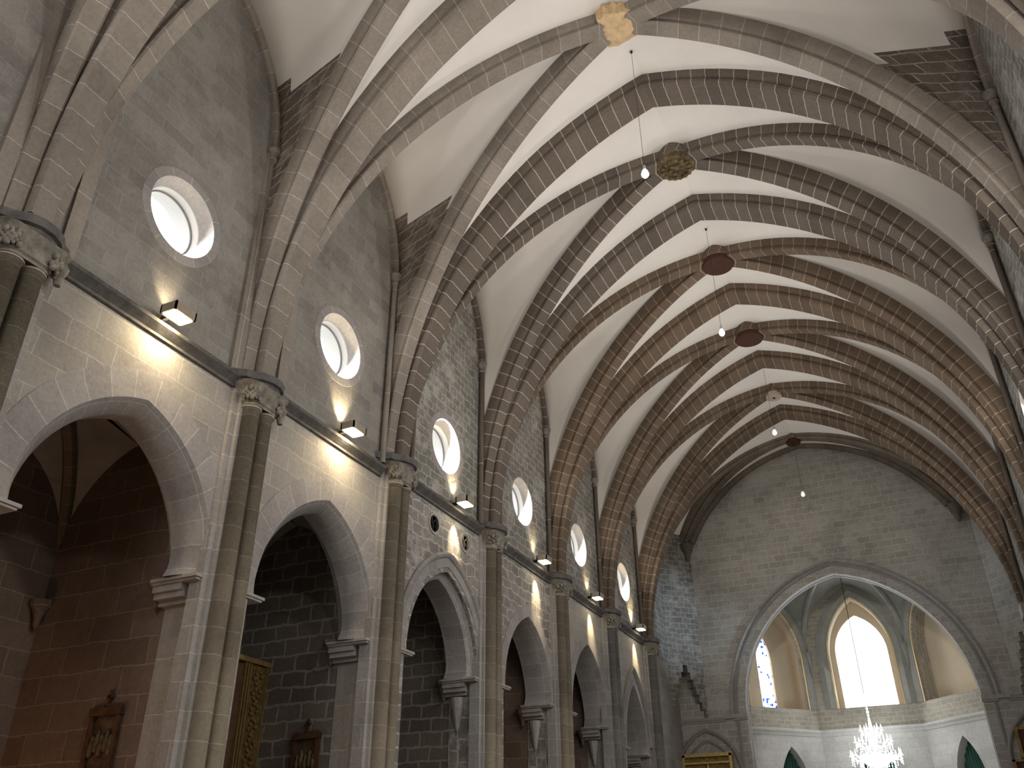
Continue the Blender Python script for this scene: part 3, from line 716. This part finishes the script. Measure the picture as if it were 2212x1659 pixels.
# corner walls set diagonally over stepped squinches
for s in (-1, 1):
    xa, ya, xb, yb = (-7.05, 38.15, -5.78, YE) if s < 0 else (7.4, 38.2, 6.3, YE)
    dx, dy = xb-xa, yb-ya; Ld = math.hypot(dx, dy)
    nx, ny = -dy/Ld*(1 if s < 0 else -1), dx/Ld*(1 if s < 0 else -1)     # pointing outward, away from the room
    fq = lambda q, z, wv: (xa+dx/Ld*q+nx*wv, ya+dy/Ld*q+ny*wv, z)
    steps = []; ns = 7; zb_, zt_ = 7.5, 9.65
    for i in range(ns):
        q0 = .12+(Ld/2-.12)*i/ns; z1 = zb_+(zt_-zb_)*(i+1)/ns; z0_ = zb_+(zt_-zb_)*i/ns
        steps += [(q0, z0_), (q0, z1)]
    right = [(Ld-q, z) for q, z in steps[::-1]]
    mb = MB()
    plate(mb, [(0, zb_)]+steps+right+[(Ld, zb_), (Ld, 19.5), (0, 19.5)], [], fq, 0, .35)
    o = mb.build('squinch_wall', M_UPR if s < 0 else M_END); tag(o, 'narrow slanted corner wall lit blue above the stepped dark niche' if s < 0 else 'narrow slanted corner wall at the right of the end wall', 'wall')
    # back of the dark niche
    mb = MB(); mb.box((-7.35 if s < 0 else 7.8, 37.0, 0), (s*8.4, YE+.2, 19.5)); o = mb.build('wall_corner_left' if s < 0 else 'wall_corner_right', M_UPR); tag(o, kind='structure')
# diagonal-rib corbels at the corners
for s in (-1, 1):
    mb = MB(); mb.lathe([(.03, -.75), (.10, -.6), (.14, -.42), (.24, -.25), (.30, -.05), (.30, .08)], (s*5.86, 39.33, 15.2), 12); o = mb.build('vault_corbel', M_RIBE, None, 40)
    tag(o, 'carved corbel under the vault ribs at the end wall, ' + ('left corner' if s < 0 else 'right corner'), 'corbel', 'corbels at the top of the end wall')
# wall niches with gilded altars left and right of the apse arch
for s, cx in ((-1, -5.95), (1, 6.75)):
    r = empty('blind_arch', (cx, YE, 5.2)); tag(r, 'low blind arch above the golden altarpiece, left of the apse' if s < 0 else 'low blind arch cut by the right edge, right of the apse', 'arch', 'blind arches flanking the apse')
    mb = MB(); arch_sweep(mb, 1.28, 1.7, 5.2, [(.16, .02), (.16, -.10), (.08, -.16), (0, -.10), (0, .02)], fe, leg=5.1, n=18, cen=cx); mb.build('outer_moulding', M_PIL, r, 40)
    mb = MB(); arch_sweep(mb, .98, 1.3, 5.2, [(.10, .02), (.10, -.06), (.05, -.09), (0, -.06), (0, .02)], fe, leg=5.1, n=18, cen=cx); mb.build('inner_moulding', M_PIL, r, 40)
def altar(x0, x1, ztop, yb, lab, grp=None, zb=2.5, gold=M_GOLDL, canvas=M_GOLD):
    r = empty('altarpiece', ((x0+x1)/2, yb, zb)); tag(r, lab, 'altarpiece', grp)
    for (a, c2) in (((x0, zb), (x0+.12, ztop)), ((x1-.12, zb), (x1, ztop)), ((x0-.03, ztop-.10), (x1+.03, ztop+.03)), ((x0+.12, ztop-.38), (x1-.12, ztop-.30))):
        mb = MB(); mb.box((a[0], yb-.28, a[1]), (c2[0], yb, c2[1])); mb.build('frame', gold, r)
    mb = MB(); mb.box((x0+.1, yb-.10, zb), (x1-.1, yb, ztop-.05)); mb.build('panel', canvas, r)
    mb = MB()
    for k in range(3):
        xx = x0+(x1-x0)*(.3+.2*k); hz = .5 if k == 1 else .35
        mb.lathe([(.02, 0), (.09, .05), (.12, .3), (.06, .42), (.08, .52), (.0, .62)], (xx, yb-.16, ztop-1.0+(.1 if k == 1 else -.1)), 10)
    mb.build('gilded_figure', gold, r, 50)
altar(-7.02, -4.9, 6.0, 39.35, 'golden altarpiece with figures, low on the end wall left of the apse')
r = empty('framed_painting', (6.9, 39.4, 5.3)); tag(r, 'gilt-framed dark painting at the right edge beside the apse arch, the upper one', 'painting', 'paintings at the lower right corner')
for a, c2 in (((5.74, 5.33), (5.84, 6.22)), ((5.74, 6.22), (8.0, 6.32)), ((5.74, 5.25), (8.0, 5.33))):
    mb = MB(); mb.box((a[0], 39.3, a[1]), (c2[0], 39.42, c2[1])); mb.build('frame', M_GOLD, r)
mb = MB(); mb.box((5.8, 39.36, 5.3), (8.0, 39.45, 6.28)); mb.build('canvas', M_WOOD, r)
r = empty('framed_painting', (6.9, 39.4, 4)); tag(r, 'dark wood panel under the gilt painting at the lower right edge', 'painting', 'paintings at the lower right corner')
mb = MB(); mb.box((5.40, 39.26, 3.5), (5.50, 39.42, 5.2)); mb.box((5.4, 39.26, 5.12), (8.0, 39.42, 5.2)); mb.build('frame', M_GOLD, r)
mb = MB(); mb.box((5.48, 39.34, 3.5), (8.0, 39.44, 5.15)); mb.build('canvas', M_WOOD, r)

# apse -----------------------------------------------------------------
cor = [(-4.6, 40.43), (-1.75, 43.8), (2.65, 43.8), (5.5, 40.43)]
cor = [(-4.75, 40.43)]+cor[0:0]+[(-4.45, 41.0), (-1.75, 43.8), (2.65, 43.8), (5.35, 41.0), (5.65, 40.43)]
ZC = 7.15
def face_f(p, q):
    d = Vector(q)-Vector(p); L = d.length; d.normalize(); nn = Vector((d.y, -d.x))   # nn points into the room
    return (lambda s, z, wv: (p[0]+d.x*s-nn.x*wv, p[1]+d.y*s-nn.y*wv, z)), L
apsel = empty('wall_apse', (.45, 43.8, 0)); tag(apsel, 'many-sided apse wall, pale plaster below and rubble above', kind='structure')
corn = MB(); wn = 15
for i in range(5):
    p, q = cor[i], cor[i+1]; f, L = face_f(p, q); mb = MB()
    big = i in (1, 2, 3)
    holes = [lancet(L/2+(.25 if i == 1 else 0), L*.20, .02, 4.7, 6.5, 10)] if big else []
    plate(mb, [(-.02, 0), (L+.02, 0), (L+.02, ZC), (-.02, ZC)], holes, f, 0, .55); mb.build('lower_wall', M_APL, apsel)
    mb = MB(); wh = 1.40 if i == 2 else L*.40; wc = L/2+(.18 if i == 2 else 0)
    if big:
        plate(mb, [(-.02, ZC), (L+.02, ZC), (L+.02, 15), (-.02, 15)], [lancet(wc, wh, 8.1, 10.4, 13.0, 14)], f, 0, .25)
    else: plate(mb, [(-.02, ZC), (L+.02, ZC), (L+.02, 15), (-.02, 15)], [], f, 0, .55)
    mb.build('upper_wall', M_APU if big else M_APG, apsel)
    # cornice
    prof = [(0, ZC-.22), (-.06, ZC-.20), (-.08, ZC-.10), (-.16, ZC-.03), (-.18, ZC+.04), (-.10, ZC+.07), (0, ZC+.10)]
    e = .06
    rows = [[f(ss-(wv*math.tan(math.radians(22)) if ss > 1 else -wv*math.tan(math.radians(22))), z, wv) for wv, z in prof] for ss in (0, L)]
    corn.grid(rows, None)
    if not big: continue
    # window recess: splay to the inner opening
    r = empty(f'window_{wn}', f(L/2, 10, .3)); tag(r, kind='structure'); wn += 1
    gh = 1.16 if i == 2 else wh*.26; gc = wc
    gz = (8.1, 10.6, 12.35) if i == 2 else (8.1, 10.3, 11.6)
    outer = lancet(wc, wh, 8.1, 10.4, 13.0, 14); inner = lancet(gc, gh, gz[0], gz[1], gz[2], 14)
    mb = MB(); dep = .75
    plate(mb, [(wc-wh-.02, 8.08), (wc+wh+.02, 8.08), (wc+wh+.02, 13.1), (wc-wh-.02, 13.1)], [inner] if i < 3 else [], f, dep, dep+.12); mb.build('window_wall', M_BEI, r)
    mb = MB(); rows = [[f(a, z, .25) for a, z in outer], [f(a, z, dep+.01) for a, z in outer]]
    mb.grid(rows, [[(k*.3, v) for k in range(len(outer))] for v in (0, .5)]); mb.face([f(outer[0][0], 8.1, .25), f(outer[-1][0], 8.1, .25), f(outer[-1][0], 8.1, dep), f(outer[0][0], 8.1, dep)])
    mb.build('window_reveal', M_BEI if i != 3 else M_APU, r)
    if i < 3:
        mb = MB(); mb.face([f(a, z, dep+.06) for a, z in inner], [(a, z) for a, z in inner]); mb.build('window_pane', M_STAIN if i == 1 else M_GLASS, r)
    # ochre edge moulding and grey wall arch
    mb = MB(); arch_sweep(mb, wh, 13.0-10.4, 10.4, [(.07, .02), (.07, -.03), (.0, -.03), (0, .06)], f, leg=2.3, n=16, cen=wc); mb.build('window_edge', M_OCH, r)
    mb = MB(); arch_sweep(mb, wh, 13.0-10.4, 10.4, [(.55, .0), (.55, -.06), (.30, -.12), (.09, -.04), (.09, .02)], f, leg=2.3, n=16, cen=wc); mb.build('window_hood', M_APG, r)
    # curtain in the lower arch
    mb = MB(); rows = []
    hw = L*.20+.15
    for zz in (0, 6.8): rows.append([f(L/2-hw+2*hw*k/60, zz, .42+.05*math.sin(k*1.3)) for k in range(61)])
    mb.grid(rows, None); o = mb.build('curtain', M_GREEN, None, 60)
    tag(o, {1: 'dark green curtain in the left low arch of the apse', 2: 'dark green curtain behind the crystal chandelier', 3: 'dark green curtain in the right low arch of the apse'}[i], 'curtain', 'green curtains in the apse arches')
    md = o.modifiers.new('thick', 'SOLIDIFY'); md.thickness = .01
mb = MB(); mb.box((-5.6, YE+.3, 0), (-4.2, 40.62, 15)); mb.box((5.04, YE+.3, 0), (6.4, 40.62, 15)); mb.build('return_wall', M_APL, apsel)
o = corn.build('cornice', M_APL); tag(o, kind='structure')
# apse corner ribs on pointed corbels, boss, vault
ab = (.45, 41.2, 14.0)
mb = MB()
ring = []
for i in range(5):
    p, q = cor[i], cor[i+1]
    A = Curve3((p[0], p[1], 10.6), ab, .1); B = Curve3((q[0], q[1], 10.6), ab, .1)
    mid = ((p[0]+q[0])/2, (p[1]+q[1])/2, 13.7)
    Wl = Curve3((p[0], p[1], 10.6), mid, .02); Wr_ = Curve3((q[0], q[1], 10.6), mid, .02)
    web(mb, A, Wl, m=3); web(mb, Wr_, B, m=3)
    tip = [A.at(1), Wl.at(1), Wr_.at(1), B.at(1)]
mb.box((-5.5, 40.3, 15.0), (6.4, 44.9, 15.2))
mb.box((-5.6, 40.43, 12.4), (6.5, 40.45, 15.1)) if False else None
o = mb.build('ceiling_apse', M_APG, None, 30); tag(o, kind='structure')
ribs = empty('apse_ribs', ab); tag(ribs, 'grey ribs gathering at the top of the apse, on hanging pointed corbels', 'vault ribs')
for p in cor[1:5]:
    a = Vector(ab[:2]); d = a-Vector(p); hh = d.length; d.normalize(); nn = Vector((-d.y, d.x))
    mb = MB(); arch_sweep(mb, hh-.05, 13.85-10.6, 10.6, [(.3, -.11), (.08, -.11), (0, -.05), (0, .05), (.08, .11), (.3, .11)], lambda s, z, wv: (a.x+d.x*s+nn.x*wv, a.y+d.y*s+nn.y*wv, z), n=18, span=(0, 19)); rb = mb.build('rib', M_APG, ribs, 35)
    c3 = Vector((p[0], p[1], 10.6))+Vector((d.x, d.y, 0))*.14
    mb = MB(); mb.lathe([(0, -1.1), (.035, -.9), (.11, -.15), (.16, -.05), (.14, .06)], c3, 10); mb.build('hanging_corbel', M_APG, rb, 40)
mb = MB(); mb.lathe([(0, -.25), (.14, -.22), (.2, -.05), (.2, .2)], (ab[0], ab[1], ab[2]-.15), 14); mb.build('boss', M_APG, ribs, 40)

# crystal chandelier hanging in the apse --------------------------------
cx, cy, cz = .55, 41.9, 6.3
r = empty('chandelier', (cx, cy, cz)); tag(r, 'large brightly lit crystal chandelier hanging in the apse', 'chandelier')
mb = MB(); mb.tube([(cx, cy, cz+2.0), (cx, cy, 13.6)], .015, 6); mb.build('chain', M_BLK, r)
mb = MB()
for k in range(7): mb.lathe([(0, -.09), (.05+.02*(k % 2), 0), (0, .09)], (cx, cy, cz+1.15+.14*k), 8)
mb.lathe([(.02, -1.3), (.10, -1.2), (.06, -.9), (.12, -.7), (.05, -.4), (.10, -.1), (.05, .3), (.09, .6), (.03, 1.1)], (cx, cy, cz), 12); mb.build('stem', M_CRY, r, 50)
for zt_, rad, nn, nm in ((.55, .42, 6, 'upper'), (.1, .72, 8, 'middle'), (-.45, 1.0, 12, 'lower')):
    mb = MB(); mc = MB(); bl = MB()
    for k in range(nn):
        a = 2*PI*k/nn+.2; ca, sa = math.cos(a), math.sin(a)
        mb.tube([(cx+ca*rad*t, cy+sa*rad*t, cz+zt_-.22*math.sin(PI*t)) for t in (0, .25, .5, .75, 1)], .022, 6)
        mb.lathe([(.01, -.02), (.09, .0), (.03, .04), (.03, .1)], (cx+ca*rad, cy+sa*rad, cz+zt_), 8)
        bl.lathe([(0, .28), (.03, .2), (.035, .12), (.02, .08)], (cx+ca*rad, cy+sa*rad, cz+zt_), 7)
        for t in (.35, .7, 1.0):
            for q in range(3): mc.lathe([(0, -.05), (.028, 0), (0, .05)], (cx+ca*rad*t, cy+sa*rad*t, cz+zt_-.12-.1*q-.18*math.sin(PI*t)), 5)
        a2 = a+PI/nn
        for t in range(5):
            fr_ = t/4; mc.lathe([(0, -.04), (.024, 0), (0, .04)], (cx+math.cos(a+(2*PI/nn)*fr_)*rad*.98, cy+math.sin(a+(2*PI/nn)*fr_)*rad*.98, cz+zt_-.02-.14*math.sin(PI*fr_)), 5)
    ar = mb.build('arms', M_CRY, r, 40); mc.build('crystal_drops', M_CRY, ar); bl.build('candle_bulbs', M_BULB, ar, 50)
mb = MB(); mb.lathe([(0, -.95), (.35, -.85), (.62, -.62), (.75, -.45)], (cx, cy, cz), 16, cap=False); mb.build('crystal_basket', M_CRY, r)
lamp('chandelier_light', 'POINT', (cx, cy, cz+.3), 30, (1, .98, .95), .5)

# pendant bulbs hanging on long wires from the vault ----------------------
for (yy, zt_, zb_, lab) in ((14.2, 19.15, 15.05, 'bare bulb on a long wire beside the gilded boss'), (21.6, 19.15, 15.2, 'bare bulb on a long wire beside the second brown disc'),
                           (30.6, 19.0, 16.0, 'bare bulb on a long wire beside the farthest boss'), (37.35, 18.6, 16.0, 'bare bulb hanging before the top of the end wall')):
    r = empty('hanging_bulb', (0, yy, zb_)); tag(r, lab, 'light bulb', 'bare bulbs on long wires')
    mb = MB(); mb.tube([(0, yy, zt_), (0, yy, zb_+.28)], .005, 5); mb.build('wire', M_BLK, r)
    mb = MB(); mb.lathe([(.03, 0), (.03, .05), (.01, .06)], (0, yy, zt_-.08), 10); mb.build('ceiling_hook', M_BLK, r)
    mb = MB(); mb.lathe([(.02, .30), (.035, .26), (.035, .17)], (0, yy, zb_), 10); mb.build('socket', M_IMP, r, 40)
    mb = MB(); mb.lathe([(0, -.06), (.05, -.05), (.085, .0), (.09, .05), (.07, .12), (.035, .18)], (0, yy, zb_), 14); mb.build('bulb', M_BULB, r, 60)

# chapel furnishings -----------------------------------------------------
def station(yw, x0, x1, ztop, lab):
    r = empty('framed_relief', ((x0+x1)/2, yw, ztop-1)); tag(r, lab, 'framed relief', 'framed reliefs with a cross on top in the chapels')
    zb = ztop-1.5
    for a, c2 in (((x0, zb), (x0+.08, ztop)), ((x1-.08, zb), (x1, ztop)), ((x0-.02, ztop-.12), (x1+.02, ztop)), ((x0, zb), (x1, zb+.1))):
        mb = MB(); mb.box((a[0], yw-(.10 if c2[0] > x1 else .08), a[1]), (c2[0], yw, c2[1]-(.01 if c2[0]-a[0] < .1 else 0))); mb.build('frame', M_WOOD, r)
    mb = MB(); mb.box((x0+.05, yw-.03, zb), (x1-.05, yw, ztop-.05)); mb.build('relief_panel', M_CANV, r)
    mb = MB(); xm = (x0+x1)/2
    for k in range(5): mb.lathe([(0, 0), (.05, .04), (.06, .2), (.035, .26), (.04, .32), (0, .37)], (x0+.14+.1*k, yw-.05, ztop-.75+.07*(k % 2)), 8)
    mb.build('carved_figures', M_DKG, r, 50)
    mb = MB(); mb.box((xm-.02, yw-.06, ztop), (xm+.02, yw-.02, ztop+.27)); mb.box((xm-.07, yw-.06, ztop+.15), (xm+.07, yw-.02, ztop+.19))
    mb.lathe([(.0, 0), (.05, .02), (.02, .06)], (xm, yw-.04, ztop), 8); mb.build('cross', M_WOOD, r)
    mb = MB()
    for k in range(8): mb.lathe([(.035, 0), (.03, .03), (0, .06)], (x0+.04+(x1-x0-.08)*k/7, yw-.04, ztop), 6)
    mb.build('cresting', M_WOOD, r)
station(ARCH[2][0]+ARCH[2][1]+.12, -8.97, -8.33, 3.97, 'small dark framed relief with a cross on top in the nearest chapel')
station(ARCH[3][0]+ARCH[3][1]+.12, -8.76, -8.12, 4.16, 'small dark framed relief with a cross on top in the second chapel')
# carved gilded altarpiece border in the second chapel
r = empty('altarpiece', (-9.9, 13.3, 2)); tag(r, 'tall gilded altarpiece with carved leaf border inside the second chapel', 'altarpiece')
mb = MB(); mb.box((-10.85, 11.4, 1), (-9.72, 15.2, 5.62)); mb.build('panel', M_WOOD, r)
mb = MB(); mb.box((-9.75, 14.62, 1), (-9.68, 15.22, 5.6)); mb.build('carved_border', M_GOLDC, r)
mb = MB()
for k in range(44):
    zz = 5.4-k*.1
    for q in (-1, 1):
        mb.lathe([(0, -.05), (.035, -.02), (.045, .02), (0, .05)], (-9.655, 14.92+q*(.06+.05*math.sin(k*1.9)), zz+.03*q), 6)
lf = mb.build('carved_leaves', M_GOLDD, r, 50)
for yy, ww in ((15.2, .03), (14.66, .03), (14.58, .03), (14.5, .03)):
    mb = MB(); mb.box((-9.72, yy-ww/2, 1), (-9.64, yy+ww/2, 5.62)); mb.build('moulding', M_GOLDD, r)
mb = MB(); mb.box((-9.74, 11.4, 5.56), (-9.62, 15.24, 5.66)); mb.build('top_moulding', M_GOLDD, r)
# warm lamps inside chapels
lamp('chapel_lamp', 'POINT', (-10.1, 7.2, 1.5), 95, (1, .52, .24), .2)
lamp('chapel_lamp', 'POINT', (-9.4, 22.6, 1.6), 22, (1, .5, .22), .2)

# floor and west wall ---------------------------------------------------
mb = MB(); mb.box((-11.3, -10, -.2), (8, 45.5, 0)); o = mb.build('floor', M_FLOOR); tag(o, kind='structure')
mb = MB(); mb.box((-8, -10, 0), (8.2, -9.5, 20)); o = mb.build('wall_west', M_UP); tag(o, kind='structure')
for s in (-1, 1):
    mb = MB(); mb.box((s*7, -9.6, 0), (s*7.9, Y[0], 20)); o = mb.build('wall_west_left' if s < 0 else 'wall_west_right', M_UP); tag(o, kind='structure')
mb = MB(); mb.box((-7.2, -9.6, 18.9), (7.2, Y[0], 19.1)); o = mb.build('ceiling_west', MW); tag(o, kind='structure')
